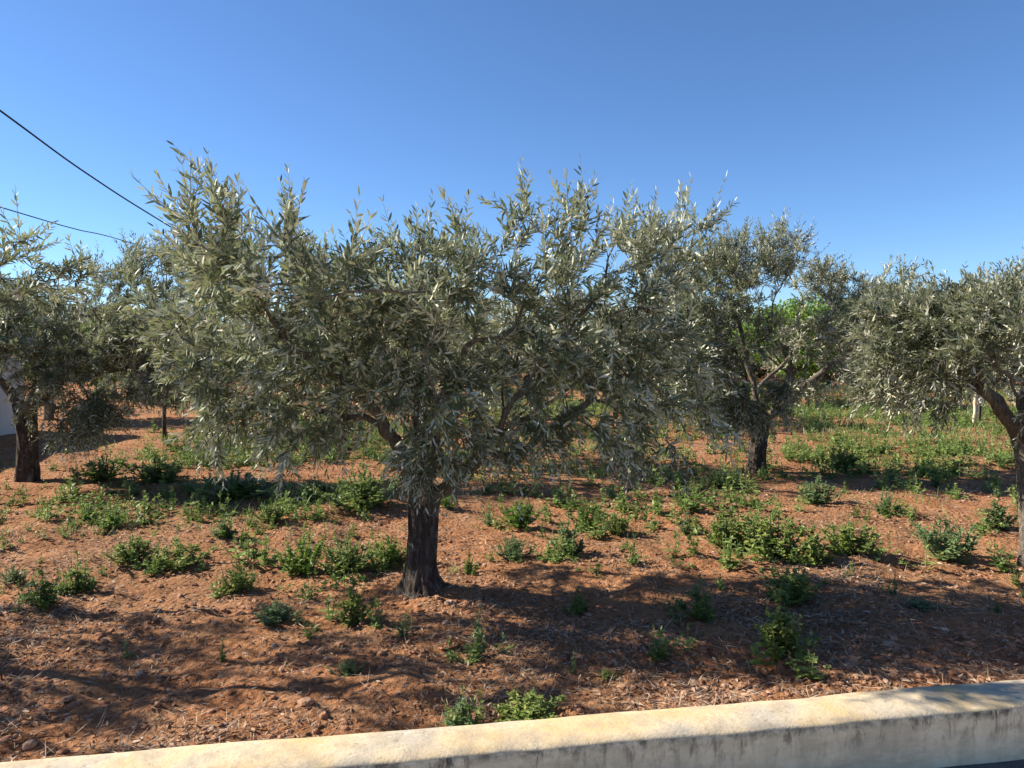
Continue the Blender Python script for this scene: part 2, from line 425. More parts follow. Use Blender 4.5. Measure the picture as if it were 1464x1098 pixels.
def olive(name, label, base, trunk, tr_r, limbs, lobes, npts, nshoots, seed, leafL=.062, low=False, limb_r=.07, group='olive trees of the orchard', bark_res=(40, 40), pale=False, up=1.0, npairs=12, flare=1.5):
    """base: (x,y); trunk/limbs/lobes are relative to the base. Parts: trunk, limb..., crown"""
    rng = np.random.default_rng(seed)
    root = thing(name, label, 'olive tree', (base[0], base[1], float(gz(base[0], base[1]))), group)
    trunk = np.asarray(trunk, float); fork = trunk[-1]
    # trunk ------------------------------------------------
    ns, nr_ = bark_res
    c = spline(trunk, nr_); t = np.linspace(0, 1, nr_)
    r = tr_r*(1 + (flare-1)*np.exp(-t*7.5) + .10*np.exp(-(1-t)*6) - .06*np.sin(t*math.pi))
    th = np.linspace(0, 2*math.pi, ns, endpoint=False)
    CT, ST = np.cos(th)[None], np.sin(th)[None]
    zz = c[:, 2][:, None]
    ridg = 1 - np.abs(fbm(CT*2.6, ST*2.6, zz*2.2, seed, 3))
    lob = fbm(CT*1.1, ST*1.1, zz*1.0, seed+9, 2)
    root_ = np.exp(-t*6)[:, None]*.28*np.cos(th*5 + seed + 1.2*np.sin(th*2))[None]
    R = r[:, None]*(1 + .17*(ridg-.75) + .20*lob + root_ + .05*fbm(CT*7, ST*7, zz*9, seed+4, 2))
    V = np.stack((c[:, 0][:, None] + R*CT, c[:, 1][:, None] + R*ST, np.broadcast_to(zz, R.shape)), -1)
    mb = MB(); i = np.arange(nr_-1)[:, None]*ns; j = np.arange(ns)[None]; j2 = (j+1) % ns
    mb.add(V, np.stack((i+j, i+j2, i+ns+j2, i+ns+j), -1), np.full((nr_-1)*ns, 4), 0, .5, True)
    topc = V[-1].mean(0)
    dome = np.concatenate((V[-1], topc + (V[-1]-topc)*.6 + np.array((0, 0, tr_r*.35)), (topc + np.array((0, 0, tr_r*.45)))[None]))
    jj = np.arange(ns); mb.add(dome, np.concatenate((np.stack((jj, (jj+1) % ns, ns+(jj+1) % ns, ns+jj), -1).ravel(), np.stack((ns+jj, ns+(jj+1) % ns, np.full(ns, 2*ns)), -1).ravel())),
                              [4]*ns+[3]*ns, 0, .5, True)
    mb.obj('trunk', M['branch'] if pale else M['bark'], root)  # pale swaps in lighter branch bark, the sunlit tone put into colour
    # wood ------------------------------------------------
    sk = grow(rng, fork, limbs, lobes, npts)
    P = np.array(sk.p); par = np.array(sk.par); n = len(P)
    w_ = np.zeros(n); ch = [[] for _ in range(n)]
    for a in range(n-1, -1, -1):
        if w_[a] == 0: w_[a] = 1
        if par[a] >= 0: w_[par[a]] += w_[a] if True else 0; ch[par[a]].append(a)
    rr = .0026*w_**.47
    for li in range(len(limbs)):
        s_ = [a for a in range(n) if sk.limb[a] == li]
        sc = limb_r*(tr_r/.13)/max(rr[s_].max(), 1e-6)
        for a in s_:
            big = min(1, max(0, (w_[a]-3)/40)); rr[a] *= (1-big) + big*sc
    wood = [MB() for _ in limbs]; seen = np.zeros(n, bool)
    for a in range(n):
        if seen[a]: continue
        chain = [a] if par[a] < 0 else [par[a], a]
        seen[a] = True; b = a
        while ch[b]:
            nb = max(ch[b], key=lambda q: w_[q])
            if seen[nb]: break
            seen[nb] = True; chain.append(nb); b = nb
        if len(chain) < 2: continue
        rad_ = rr[chain].copy()
        if par[a] >= 0: rad_[0] = min(rad_[0], rad_[1]*1.25)
        pts = P[chain]
        thick = rad_.max()
        ns_ = 10 if thick > .025 else (6 if thick > .008 else 4)
        if thick > .02: rad_ = rad_*(1 + .14*fbm(np.arange(len(chain))*.6, a*.37, 0, seed, 2))
        tube(wood[sk.limb[a]], pts, rad_, ns_)
    for b in wood:
        if b.nv: b.obj('limb', M['branch'] if not pale else M['branch'], root)
    # leafy shoots ------------------------------------------------
    cand = np.array([a for a in range(n) if sk.cr[a]])
    tips = np.array([a for a in cand if not ch[a]])
    cc = np.array([lo[:3] for lo in lobes]); zlo, zhi = np.percentile(P[cand][:, 2], (3, 97))
    wgt = 1.0/np.sqrt(w_[cand]); wgt /= wgt.sum()
    pick = np.concatenate((np.repeat(tips, 2), rng.choice(cand, max(10, nshoots-2*len(tips)), p=wgt)))
    N = len(pick); st = P[pick]
    bd = unit(P[pick]-P[np.maximum(par[pick], 0)])
    ctr = np.array((P[cand][:, 0].mean(), P[cand][:, 1].mean(), (zlo*.6+zhi*.4)))
    outw = unit(st-ctr); outw[:, 2] *= .4
    hrel = np.clip((st[:, 2]-zlo)/(zhi-zlo), 0, 1)
    ub = (-.60 + 1.45*hrel)*up
    dirv = unit(.5*bd + .5*outw + .70*rng.normal(size=(N, 3)) + ub[:, None]*np.array((0, 0, 1.)))
    Ls = rng.uniform(.12, .28, N)*(1 + .5*np.clip(hrel-.6, 0, 1)*2.0*rng.uniform(0, 1, N)**2)
    sag = (-.55 + .75*hrel + rng.normal(0, .15, N))*Ls
    crown = MB()
    # shoot stems
    tt = np.linspace(0, 1, 4)
    stem = st[:, None] + dirv[:, None]*(Ls[:, None]*tt)[..., None] + np.array((0, 0, 1.))*(sag[:, None]*tt**2)[..., None]
    if not low:
        a1 = unit(np.cross(dirv, np.array((.3, .2, .93)))); b1 = np.cross(dirv, a1)
        rads = np.array((.0026, .0022, .0017, .0008))
        an = np.array((0, 2.094, 4.189))
        ringv = stem[:, :, None] + rads[None, :, None, None]*(a1[:, None, None]*np.cos(an)[None, None, :, None] + b1[:, None, None]*np.sin(an)[None, None, :, None])
        i = (np.arange(N)*12)[:, None, None] + (np.arange(3)*3)[None, :, None]; j = np.arange(3)[None, None]; j2 = (j+1) % 3
        crown.add(ringv, np.stack((i+j, i+j2, i+3+j2, i+3+j), -1), np.full(N*9, 4), 1)
    npp = npairs
    tl = np.linspace(.08, 1, npp)[None] + rng.uniform(-.02, .02, (N, npp))
    keep = rng.uniform(size=(N, npp, 2)) < (.90 - .14*np.clip(hrel*2.2-1.1, 0, 1))[:, None, None]
    pos = st[:, None] + dirv[:, None]*(Ls[:, None]*tl)[..., None] + np.array((0, 0, 1.))*(sag[:, None]*tl**2)[..., None]
    tg = unit(dirv[:, None]*Ls[:, None, None] + np.array((0, 0, 2.))*(sag[:, None]*tl)[..., None])
    a = unit(np.cross(tg, np.array((.31, .12, .94)))); b = np.cross(tg, a)
    ph = rng.uniform(0, 6.28, (N, 1)) + np.arange(npp)[None]*1.571 + rng.normal(0, .25, (N, npp))
    tnt_s = rng.beta(2.0, 2.6, N)
    for sgn in (0, 1):
        an = ph + sgn*math.pi
        lat = a*np.cos(an)[..., None] + b*np.sin(an)[..., None]
        op = np.clip(rng.normal(.82, .22, (N, npp)), .2, 1.4)[..., None]*(1-.45*tl[..., None]**3)
        ld = tg*np.cos(op) + lat*np.sin(op) + rng.normal(0, .10, (N, npp, 3))
        ln = tg*.8 - lat*.35 + np.array((0, 0, .25)) + rng.normal(0, .55, (N, npp, 3))
        kk = keep[..., sgn]
        LL = leafL*rng.uniform(.68, 1.18, (N, npp))*(1-.35*np.clip(tl, 0, 1)**4)
        ti = np.clip(tnt_s[:, None]*.72 + rng.uniform(0, .28, (N, npp)) + .05, 0, 1)
        leaves(crown, pos[kk], ld[kk], ln[kk], LL[kk], LL[kk]*rng.uniform(.19, .26, kk.sum()), rng.normal(.06, .10, kk.sum()), 0, LAN, 0, ti[kk], low)
    crown.obj('crown', [M['olive_leaf'], M['twig']], root)
    return root

def lobe(base, px, py, d, rx, ry, rz, w=1.0):
    p = at(px, py, d); return (p[0]-base[0], p[1]-base[1], p[2], rx, ry, rz, w)
def rel(base, *pts):
    return [tuple(np.array(at(*q)) - np.array((base[0], base[1], 0))) for q in pts]

# --- the large tree in the middle
B0 = gpt(601, 838)
tr = [(0, 0, -.08), (.0, 0, .12), (.02, .0, .35), (.025, .0, .55), (.03, 0, .70)]
lim = [[(-.02, 0, .60)] + rel(B0, (572, 640, 5.05), (520, 560, 4.9), (430, 500, 4.7), (375, 430, 4.2), (360, 385, 3.8)),
       [(.0, .03, .62)] + rel(B0, (590, 620, 5.3), (520, 530, 5.7), (400, 480, 6.0), (300, 466, 6.1), (190, 456, 6.2), (60, 420, 6.2)),
       [(.06, -.02, .62)] + rel(B0, (690, 645, 4.9), (740, 560, 4.8), (790, 490, 4.8), (850, 420, 4.8), (880, 330, 4.9)),
       [(.07, .03, .60)] + rel(B0, (700, 630, 5.3), (800, 560, 5.6), (900, 470, 5.8), (960, 395, 5.9), (1030, 365, 6.0)),
       [(.02, -.06, .62)] + rel(B0, (630, 600, 4.6), (610, 500, 4.3), (640, 420, 4.3), (600, 340, 4.4))]
lo = [lobe(B0, 358, 362, 3.6, .36, .36, .32, 1.1), lobe(B0, 480, 395, 3.6, .35, .32, .22), lobe(B0, 370, 400, 4.8, .5, .5, .35), lobe(B0, 325, 318, 3.7, .2, .25, .22), lobe(B0, 420, 368, 4.7, .2, .3, .22),
      lobe(B0, 545, 415, 4.9, .5, .6, .32, 1.2), lobe(B0, 590, 382, 5.0, .2, .3, .22),
      lobe(B0, 790, 385, 4.8, .42, .55, .38), lobe(B0, 815, 322, 4.8, .22, .25, .24, .8), lobe(B0, 735, 330, 4.8, .16, .2, .18, .6),
      lobe(B0, 890, 360, 5.1, .3, .4, .28, 1.0), lobe(B0, 985, 350, 5.5, .25, .3, .34, 1.5),
      lobe(B0, 560, 470, 5.05, .85, .75, .42, 1.1), lobe(B0, 700, 500, 5.05, .8, .6, .42, 1.1), lobe(B0, 850, 470, 4.9, .65, .7, .45, 1.1),
      lobe(B0, 400, 480, 4.8, .62, .65, .45, 1.2), lobe(B0, 940, 530, 5.2, .40, .55, .35, .9), lobe(B0, 270, 430, 5.6, .45, .4, .4, .8),
      lobe(B0, 405, 575, 4.8, .28, .35, .28, 1.0), lobe(B0, 470, 585, 5.0, .25, .35, .22), lobe(B0, 330, 535, 5.4, .40, .35, .32, 1.2), lobe(B0, 300, 470, 5.2, .4, .35, .35, .8),
      lobe(B0, 630, 590, 4.75, .38, .4, .30, 1.2), lobe(B0, 620, 645, 4.8, .24, .2, .13, 1.6), lobe(B0, 760, 590, 4.9, .4, .4, .28, 1.0), lobe(B0, 760, 635, 4.9, .26, .3, .14),
      lobe(B0, 880, 590, 4.9, .42, .4, .26, 1.0), lobe(B0, 930, 620, 5.0, .22, .25, .16, 1.5), lobe(B0, 335, 580, 4.9, .3, .3, .2, 1.5), lobe(B0, 425, 605, 4.8, .28, .3, .2, 1.6), lobe(B0, 598, 632, 4.75, .26, .2, .14, 1.6), lobe(B0, 668, 640, 4.8, .25, .2, .12, 1.6), lobe(B0, 660, 375, 4.9, .32, .4, .26, 1.2), lobe(B0, 935, 395, 5.3, .35, .4, .32, 1.2), lobe(B0, 985, 560, 5.3, .3, .35, .3, 1.0), lobe(B0, 480, 520, 4.85, .5, .4, .35, .8), lobe(B0, 640, 430, 5.0, .6, .5, .35, .8), lobe(B0, 850, 540, 5.0, .5, .4, .35, .8), lobe(B0, 600, 540, 4.8, .5, .35, .3, .8)]
olive('olive_tree', 'large olive tree in the middle, its stout dark trunk standing nearest the low wall', B0, tr, .113, lim, lo, 600, 2850, 7, .072, limb_r=.05, bark_res=(96, 90), flare=2.3)

# --- right edge, leaning trunk
B3 = gpt(1475, 795)
tr = [(.02, 0, -.08), (.0, 0, .2), (-.02, 0, .55), (-.05, 0, .85), (-.10, 0, 1.08)]
lim = [[(-.07, 0, .98)] + rel(B3, (1425, 565, 5.7), (1395, 520, 5.6), (1340, 480, 5.6), (1280, 450, 5.7)),
       [(-.06, 0, 1.0)] + rel(B3, (1465, 560, 6.0), (1480, 480, 6.1), (1450, 400, 6.3)),
       [(-.02, .04, .98)] + rel(B3, (1520, 560, 6.2), (1600, 480, 6.4), (1680, 420, 6.6)),
       [(-.08, -.05, .95)] + rel(B3, (1450, 540, 5.4), (1400, 470, 5.0), (1420, 420, 4.9))]
lo = [lobe(B3, 1395, 452, 5.8, .5, .5, .33, 1.2), lobe(B3, 1290, 452, 6.0, .38, .5, .26), lobe(B3, 1385, 465, 5.5, .5, .55, .26, 1.0), lobe(B3, 1295, 490, 5.9, .42, .5, .3, 1.1),
      lobe(B3, 1300, 545, 5.9, .33, .35, .2, .8), lobe(B3, 1500, 440, 6.2, .6, .6, .4), lobe(B3, 1490, 560, 5.4, .2, .25, .2, .7), lobe(B3, 1620, 450, 6.3, .7, .7, .5),
      lobe(B3, 1440, 440, 5.9, .4, .4, .22)]
olive('olive_tree', 'olive tree at the right edge, its sunlit-toned lower trunk leaning left, cut by frame', B3, tr, .096, lim, lo, 420, 2700, 17, .064, pale=True, bark_res=(72, 70), flare=1.3)

# --- right, second row
B2 = gpt(1081, 669)
tr = [(0, 0, -.08), (.0, 0, .2), (.02, 0, .5), (.03, 0, .80)]
lim = [[(.05, 0, .70)] + rel(B2, (1112, 580, 10.1), (1145, 550, 10.1), (1195, 508, 10.1), (1232, 482, 10.1), (1290, 440, 10.2)),
       [(-.02, 0, .70)] + rel(B2, (1060, 560, 10.0), (1020, 500, 9.8), (985, 440, 9.7)),
       [(.02, 0, .72)] + rel(B2, (1078, 545, 10.1), (1060, 470, 10.0), (1062, 400, 9.9), (1090, 345, 9.9)),
       [(.0, .05, .70)] + rel(B2, (1085, 550, 10.4), (1130, 500, 10.8), (1180, 430, 11.0))]
lo = [lobe(B2, 1080, 378, 9.9, .55, .6, .40), lobe(B2, 1110, 345, 9.9, .3, .4, .22, .7), lobe(B2, 1000, 430, 9.7, .55, .6, .45), lobe(B2, 1005, 510, 9.6, .55, .6, .4, 1.1), lobe(B2, 960, 560, 9.7, .4, .4, .3, .8),
      lobe(B2, 1050, 480, 9.4, .35, .4, .5, 1.0), lobe(B2, 1058, 566, 9.5, .36, .25, .24, 3.5), lobe(B2, 1112, 558, 9.6, .3, .25, .22, 3), lobe(B2, 1095, 475, 9.7, .3, .3, .35, 1.2), lobe(B2, 1150, 480, 10.3, .35, .3, .3, 1.0), lobe(B2, 1035, 372, 9.7, .35, .4, .24, 1.3), lobe(B2, 1128, 368, 10.0, .32, .3, .22, 1.2), lobe(B2, 1180, 405, 10.4, .5, .5, .28, 1.2), lobe(B2, 1215, 455, 10.1, .5, .55, .38, 1.2), lobe(B2, 1078, 588, 9.75, .24, .2, .12, 3), lobe(B2, 1160, 545, 9.9, .42, .4, .16, .9), lobe(B2, 1245, 525, 10.0, .45, .4, .25, 1.3), lobe(B2, 1275, 425, 10.3, .55, .5, .42, 1.3), lobe(B2, 985, 480, 9.5, .5, .5, .5, 1.1), lobe(B2, 1040, 420, 9.6, .5, .5, .4), lobe(B2, 1030, 580, 9.6, .3, .3, .16), lobe(B2, 1180, 480, 9.8, .45, .4, .3)]
olive('olive_tree', 'second row olive tree at right, trunk lit on its left, one bough reaching right', B2, tr, .128, lim, lo, 640, 4000, 27, .066, limb_r=.05, bark_res=(56, 50), flare=1.25)

# --- left, second row
B1 = gpt(42, 688)
tr = [(0, 0, -.08), (-.01, 0, .3), (-.02, 0, .65), (-.03, 0, .95)]
lim = [[(-.06, 0, .85)] + rel(B1, (15, 560, 9.1), (-15, 520, 9.1), (-60, 450, 9.1), (-80, 380, 9.1)),
       [(.02, 0, .88)] + rel(B1, (70, 565, 9.1), (120, 500, 9.0), (160, 440, 9.0), (180, 390, 9.0)),
       [(0, -.05, .88)] + rel(B1, (55, 545, 8.7), (60, 470, 8.3), (80, 410, 8.2))]
lo = [lobe(B1, -50, 440, 9.1, .7, .7, .5), lobe(B1, 40, 458, 8.8, .6, .7, .4), lobe(B1, 150, 458, 8.9, .65, .7, .4), lobe(B1, 195, 398, 9.2, .6, .6, .34, 1.2), lobe(B1, 240, 400, 9.4, .4, .4, .35, .8), lobe(B1, 60, 510, 8.5, .5, .6, .35, 1.1), lobe(B1, 160, 510, 8.7, .6, .65, .38, 1.2), lobe(B1, 90, 590, 8.5, .28, .25, .26, 1.1),
      lobe(B1, 150, 565, 8.9, .42, .4, .2), lobe(B1, 245, 480, 9.2, .55, .5, .45, 1.2), lobe(B1, 230, 548, 9.0, .5, .45, .26, 1.5), lobe(B1, 110, 608, 8.6, .25, .25, .2, 5), lobe(B1, 62, 575, 8.7, .3, .25, .2, 1.5), lobe(B1, 150, 580, 8.8, .4, .3, .16, 3), lobe(B1, -20, 505, 8.8, .5, .5, .35, 1.1), lobe(B1, 100, 540, 8.6, .5, .4, .3, 1.1), lobe(B1, 200, 500, 8.6, .5, .4, .4), lobe(B1, 20, 480, 8.3, .4, .4, .35)]
olive('olive_tree', 'olive tree at the left edge with a dark forked trunk beside the white wall', B1, tr, .117, lim, lo, 500, 3300, 37, .066, limb_r=.06, bark_res=(56, 50), flare=1.2)

# --- the tree beyond the left frame edge whose crown reaches in and whose boughs shade the foreground
BL = (-5.36, 4.45)
tr = [(0, 0, -.08), (.0, 0, .3), (.02, 0, .72)]
lim = [[(.04, 0, .62), (.5, -.15, 1.1), (1.1, -.3, 1.6), (1.8, -.2, 1.85), (2.3, .1, 2.1)], [(.05, -.04, .62), (.4, -.5, 1.2), (.8, -.9, 1.7), (1.3, -1.1, 2.1)], [(-.05, .03, .62), (-.5, .3, 1.2), (-1, .4, 2.2)],
       [(.0, .05, .62), (.3, .6, 1.3), (.8, .9, 2.0), (1.0, 1.0, 2.6)]]
lo = [(2.32, .1, 2.08, .45, .5, .28, 1.6), (1.5, -.3, 2.2, .6, .6, .45), (1.0, -.9, 2.1, .6, .45, .35, .6), (.6, .8, 2.3, .7, .7, .5), (-.8, .3, 2.2, .8, .8, .6), (.5, -.4, 1.6, .8, .8, .4), (1.9, -.1, 1.9, .3, .4, .25)]
olive('olive_tree', 'olive tree mostly beyond the left edge, its near crown tip showing high at far left', BL, tr, .13, lim, lo, 260, 950, 47, .062, bark_res=(32, 24))

# --- hidden middle of the second row, seen through the big crown
gx = lambda a, b: (-.62 + 4.7*a - .6*b, 5.1 + .8*a + 4.8*b)
def generic(seed, h=3.0, w=1.7, low=False, nsh=1300, npts=240, label='', base=(0, 0), tr_r=.12, name='olive_tree', leafL=.064, group='olive trees of the orchard', fork=.75, npairs=11):
    r = np.random.default_rng(seed); a0 = r.uniform(0, 6.28)
    tr = [(0, 0, -.08), (r.normal(0, .02), 0, fork*.5), (r.normal(0, .03), r.normal(0, .03), fork)]
    lim, lo = [], []
    for q in range(3):
        a = a0 + q*2.09 + r.normal(0, .3); cx, cy = math.cos(a), math.sin(a)
        lim.append([(.04*cx, .04*cy, fork-.1), (.25*w*cx, .25*w*cy, fork+.2*h), (.55*w*cx, .55*w*cy, fork+.42*h), (.6*w*cx, .6*w*cy, h*.85)])
        lo += [(.58*w*cx, .58*w*cy, h*.66, .42*w, .42*w, .22*h, 1), (.62*w*cx, .62*w*cy, h*.42, .36*w, .36*w, .13*h, .8), (.35*w*math.cos(a+1), .35*w*math.sin(a+1), h*.80, .3*w, .3*w, .17*h, .8)]
    lo.append((0, 0, h*.66, .45*w, .45*w, .2*h, 1))
    return olive(name, label, base, tr, tr_r, lim, lo, npts, nsh, seed, leafL, low, bark_res=(28, 24), group=group, limb_r=.07, npairs=npairs)
generic(57, 2.75, 1.7, nsh=2000, base=gx(0, 1), label='olive tree hidden behind the middle tree, bits of its crown showing through')
generic(58, 2.7, 1.6, nsh=1200, base=gx(1, 2), label='third row olive tree between the middle tree and the lit trunk', leafL=.07)
generic(59, 2.5, 1.5, nsh=1000, base=gx(0, 2), label='olive tree two rows straight behind the large middle tree', leafL=.07)
# young tree with a thin bare stem, left
yb = gpt(236, 628)
generic(60, 2.4, 1.4, nsh=1300, npts=160, base=yb, label='young olive tree with a thin upright stem in bare soil left of the middle tree', tr_r=.035, leafL=.066, fork=.72)
# farther trees: built once or twice, then copied
farA = generic(61, 3.0, 1.8, low=True, nsh=900, npts=150, base=gpt(1150, 566), label='old olive tree far behind the second row bough, its thick trunk base lit orange', leafL=.10, npairs=9, tr_r=.17)
farB = generic(62, 3.1, 2.0, low=True, nsh=900, npts=150, base=(2.3, 21.3), label='distant olive tree in shade at the back of the orchard', leafL=.105, npairs=9, group='distant olive trees', tr_r=.15)
r_ = np.random.default_rng(4)
for (x, y, s, lab) in [(-3.2, 22, .95, None), (-6.8, 24.5, 1.05, None), (-10.5, 25.2, 1.1, None), (-7.4, 18.4, .85, None), (-10.2, 20.6, .95, None), (-4.6, 19.4, .8, None), (10.3, 27.3, 1.0, None), (6.0, 26.6, .95, None), (14.3, 27.6, 1.0, None), (18.2, 27.8, 1.0, None), (-13.0, 23.5, 1.0, None), (-13.8, 28, 1.1, None), (-1.0, 28, 1.1, None), (3.8, 27, 1.05, None), (8.0, 29, 1.15, None),
                       (12.3, 28.8, 1.0, None), (16.2, 29.5, 1.1, None), (20.5, 30.5, 1.15, None), (24.5, 31.5, 1.1, None), (19.0, 25.2, .95, None), (-17.5, 31, 1.1, None), (5.5, 33, 1.2, None), (14.5, 34, 1.15, None), (-5, 33, 1.2, None)]:
    copy_thing(farB if r_.uniform() < .5 or lab is None else farA, (x, y, float(gz(x, y))), r_.uniform(0, 6.28), (s*r_.uniform(.95, 1.1), s, s*r_.uniform(.9, 1.02)), farB['label'], 'distant olive trees')

# broad-leaved bright green trees at the back
def broad(name, label, base, h, w, seed, mat='bright_leaf', n=9000, leaf=.11, group=None, cat='tree'):
    rng = np.random.default_rng(seed); root = thing(name, label, cat, (base[0], base[1], 0), group)
    tb = MB(); tube(tb, [(0, 0, -.1), (.03, 0, h*.2), (0, .02, h*.45), (.05, .05, h*.75)], [.11*h/3, .09*h/3, .07*h/3, .02], 9)
    L = []
    for q in range(15):
        a = rng.uniform(0, 6.28); rr = w*.62*math.sqrt(rng.uniform(0, 1)); z = h*rng.uniform(.32, .84)
        c = np.array((rr*math.cos(a), rr*math.sin(a), z)); L.append((c, w*rng.uniform(.22, .36), h*rng.uniform(.10, .16)))
        tube(tb, [(0.02, 0.01, h*.25), c*np.array((.5, .5, .8)), c], [.035, .02, .006], 5)
    tb.obj('trunk', M['branch'], root)
    cr = MB(); per = n//15
    for c, r1, r2 in L:
        d = unit(rng.normal(size=(per, 3))); r = rng.uniform(.25, 1.1, per)**.6
        p = c + d*r[:, None]*np.array((r1, r1, r2))
        nr = unit(d*.5 + rng.normal(0, .6, (per, 3)) + np.array((0, 0, .6)))
        leaves(cr, p, unit(d + rng.normal(0, .7, (per, 3)) - np.array((0, 0, .5))), nr, leaf*rng.uniform(.6, 1.2, per), leaf*.5*rng.uniform(.8, 1.2, per), .15, 0, OVA, 0, np.clip(rng.normal(.5, .22, per), 0, 1))
    cr.obj('crown', M[mat], root)
    return root
broad('broadleaf_tree', 'bright green broad-leaved tree showing behind the second row olive at right', (7.6, 20.2), 3.15, 2.0, 71, n=13000)
broad('broadleaf_tree', 'bright green broad-leaved tree peeping above the bough between the two right olives', (12.4, 26.5), 3.5, 1.5, 72, n=7000, leaf=.13)
broad('broadleaf_tree', 'bright green broad-leaved tree behind the white wall at far left', (-10.2, 16.2), 3.0, 1.7, 73, n=9000)
broad('broadleaf_tree', 'bright green broad-leaved tree glimpsed through the left side of the middle crown', (-4.8, 20.5), 3.0, 1.4, 74, n=6000)
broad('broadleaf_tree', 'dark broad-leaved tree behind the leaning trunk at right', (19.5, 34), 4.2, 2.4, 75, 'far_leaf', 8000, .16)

sh = broad('shade_filler', 'dark bush added for the shade at the back of the orchard', (-9.2, 21.6), 1.5, 1.3, 76, 'far_leaf', 2600, .14, 'dark fillers for shade at the back', 'shade_filler')  # dark foliage added to stand in for deep shade under the back crowns
for x, y, sc_ in [(-7.3, 22.4, 1.0), (-5.4, 23.2, 1.15), (-11.2, 22.6, 1.1), (-3.2, 24.0, 1.0), (-12.9, 24.0, 1.2), (-1.0, 24.5, 1.0), (11.6, 29.0, 1.1), (14.0, 28.6, .95), (16.2, 29.6, 1.15), (9.4, 29.6, 1.0), (19.2, 30.0, 1.2), (6.8, 30.0, 1.1)]:
    copy_thing(sh, (x, y, 0), x*1.7, (sc_, sc_*1.1, sc_), sh['label'], 'dark fillers for shade at the back')

# far wood closing the field: one uncountable mass
rng = np.random.default_rng(80); mb = MB(); N = 80000
xw = rng.uniform(-75, 75, N); dep = rng.uniform(0, 7, N)
hw = 3.0 + 1.0*fbm(xw*.16, dep*.2, 0, 6, 3)
zw = hw*rng.uniform(.0, 1, N)
yw = 31.0 + .12*np.abs(xw) + dep + .6*vnoise(xw*.8, zw, 0, 9)
dd = rng.normal(size=(N, 3)); nn = rng.normal(0, .6, (N, 3)) + np.array((0, -.3, .6))
leaves(mb, np.stack((xw, yw, zw), -1), dd, nn, rng.uniform(.2, .42, N), rng.uniform(.12, .22, N), .1, 0, OVA, 0, np.clip(rng.normal(.45, .25, N), 0, 1), True)
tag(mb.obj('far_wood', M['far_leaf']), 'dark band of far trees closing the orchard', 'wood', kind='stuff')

# ------------------------------------------------------------------ white boundary wall at left
w0, w1 = np.array((-8.35, 4.0)), np.array((-9.46, 14.3))
dv = (w1-w0)/np.linalg.norm(w1-w0); nv = np.array((dv[1], -dv[0]))
def wall_box(mb, s0, s1, off, th, z0, z1, bev=.012):
    pr = [(-off, z0), (-off, z1-bev), (-off-bev, z1), (-off-th+bev, z1), (-off-th, z1-bev), (-off-th, z0)]
    V = []
    for s in (s0, s1):
        for o_, z in pr:
            q = w0 + dv*s - nv*(-o_); V.append((q[0], q[1], z))
    n = len(pr); F = []; C = []
    for a in range(n-1): F += [a, n+a, n+a+1, a+1]; C.append(4)
    F += list(range(n)); C.append(n); F += list(range(n, 2*n))[::-1]; C.append(n)
    mb.add(V, F, C)
Lg = float(np.linalg.norm(w1-w0))
root = thing('boundary_wall', 'white rendered boundary wall in its own shade behind the left olive trunk', 'wall', (0, 0, 0))
mb = MB(); wall_box(mb, 0, Lg, 0, .2, -.15, 1.46); mb.obj('panel', M['render'], root)
mb = MB(); wall_box(mb, -.04, Lg+.04, -.035, .27, 1.462, 1.54); mb.obj('coping', M['render'], root)

# ------------------------------------------------------------------ overhead cables
def cable(label, pts, r):
    mb = MB(); tube(mb, spline(pts, 70), r, 6)
    tag(mb.obj('overhead_cable', M['cable']), label, 'cable', 'overhead cables')
c0, c1, c2, c3 = at(-420, -150, 5.4), at(0, 158, 7.5), at(130, 252, 9.4), at(250, 328, 12.4)
c4 = at(420, 430, 22)
cable('thick black cable sloping down across the sky at upper left', [c0, c1, c2, c3, c4], .011)
cable('thin dark cable lying lower and flatter over the left olive crown', [at(-300, 205, 7.5), at(40, 308, 12), at(110, 328, 14), at(180, 345, 16.5), at(330, 392, 24)], .009)

# ------------------------------------------------------------------ stakes with young trees at right
def stake(px, py, hpx, wm, label, capmat, cap):
    x, y = gpt(px, py); z = float(gz(x, y)); h = hpx*y/FPX
    root = thing('stake', label, 'stake', (x, y, z))
    mb = MB(); zt = np.linspace(-.1, h, 9); rg = np.random.default_rng(int(px))
    pts = np.stack((rg.normal(0, .004, 9), rg.normal(0, .004, 9), zt), -1)
    tube(mb, pts, wm*(1 - .1*zt/h), 10); mb.obj('post', M['post'], root)
    mb = MB()
    if cap == 'cap': tube(mb, [(0, 0, h-.06), (0, 0, h-.02), (0, 0, h+.05), (0, 0, h+.075)], [wm*1.12, wm*1.15, wm*1.05, wm*.5], 10); mb.obj('cap', capmat, root)
    else:
        tube(mb, [(wm*.8, -.02, h-.10), (wm*2.0, -.03, h-.08), (wm*2.8, -.03, h-.10)], [.012, .02, .02], 8)
        tube(mb, [(wm*2.8, -.03, h-.04), (wm*2.8, -.03, h-.10), (wm*2.9, -.03, h-.17)], [.05, .055, .035], 9); mb.obj('tap', capmat, root)
    return x, y, h
x1, y1, h1 = stake(1393, 609, 44, .034, 'pale wooden stake with a small white tap beside the leaning olive trunk', M['white'], 'tap')
x2, y2, h2 = stake(1262, 560, 28, .05, 'far thin stake with a blue cap under the shaded trees', M['blue'], 'cap')
generic(91, 1.75, .75, nsh=330, npts=60, base=(x1+.16, y1+.12), label='small young olive tree tied to the pale wooden stake', tr_r=.03, leafL=.07, fork=.68, npairs=10)
generic(92, 1.9, .9, low=True, nsh=260, npts=60, base=(x2-.5, y2+.3), label='small young olive tree near the blue capped stake', tr_r=.03, leafL=.10, fork=.6, npairs=9)

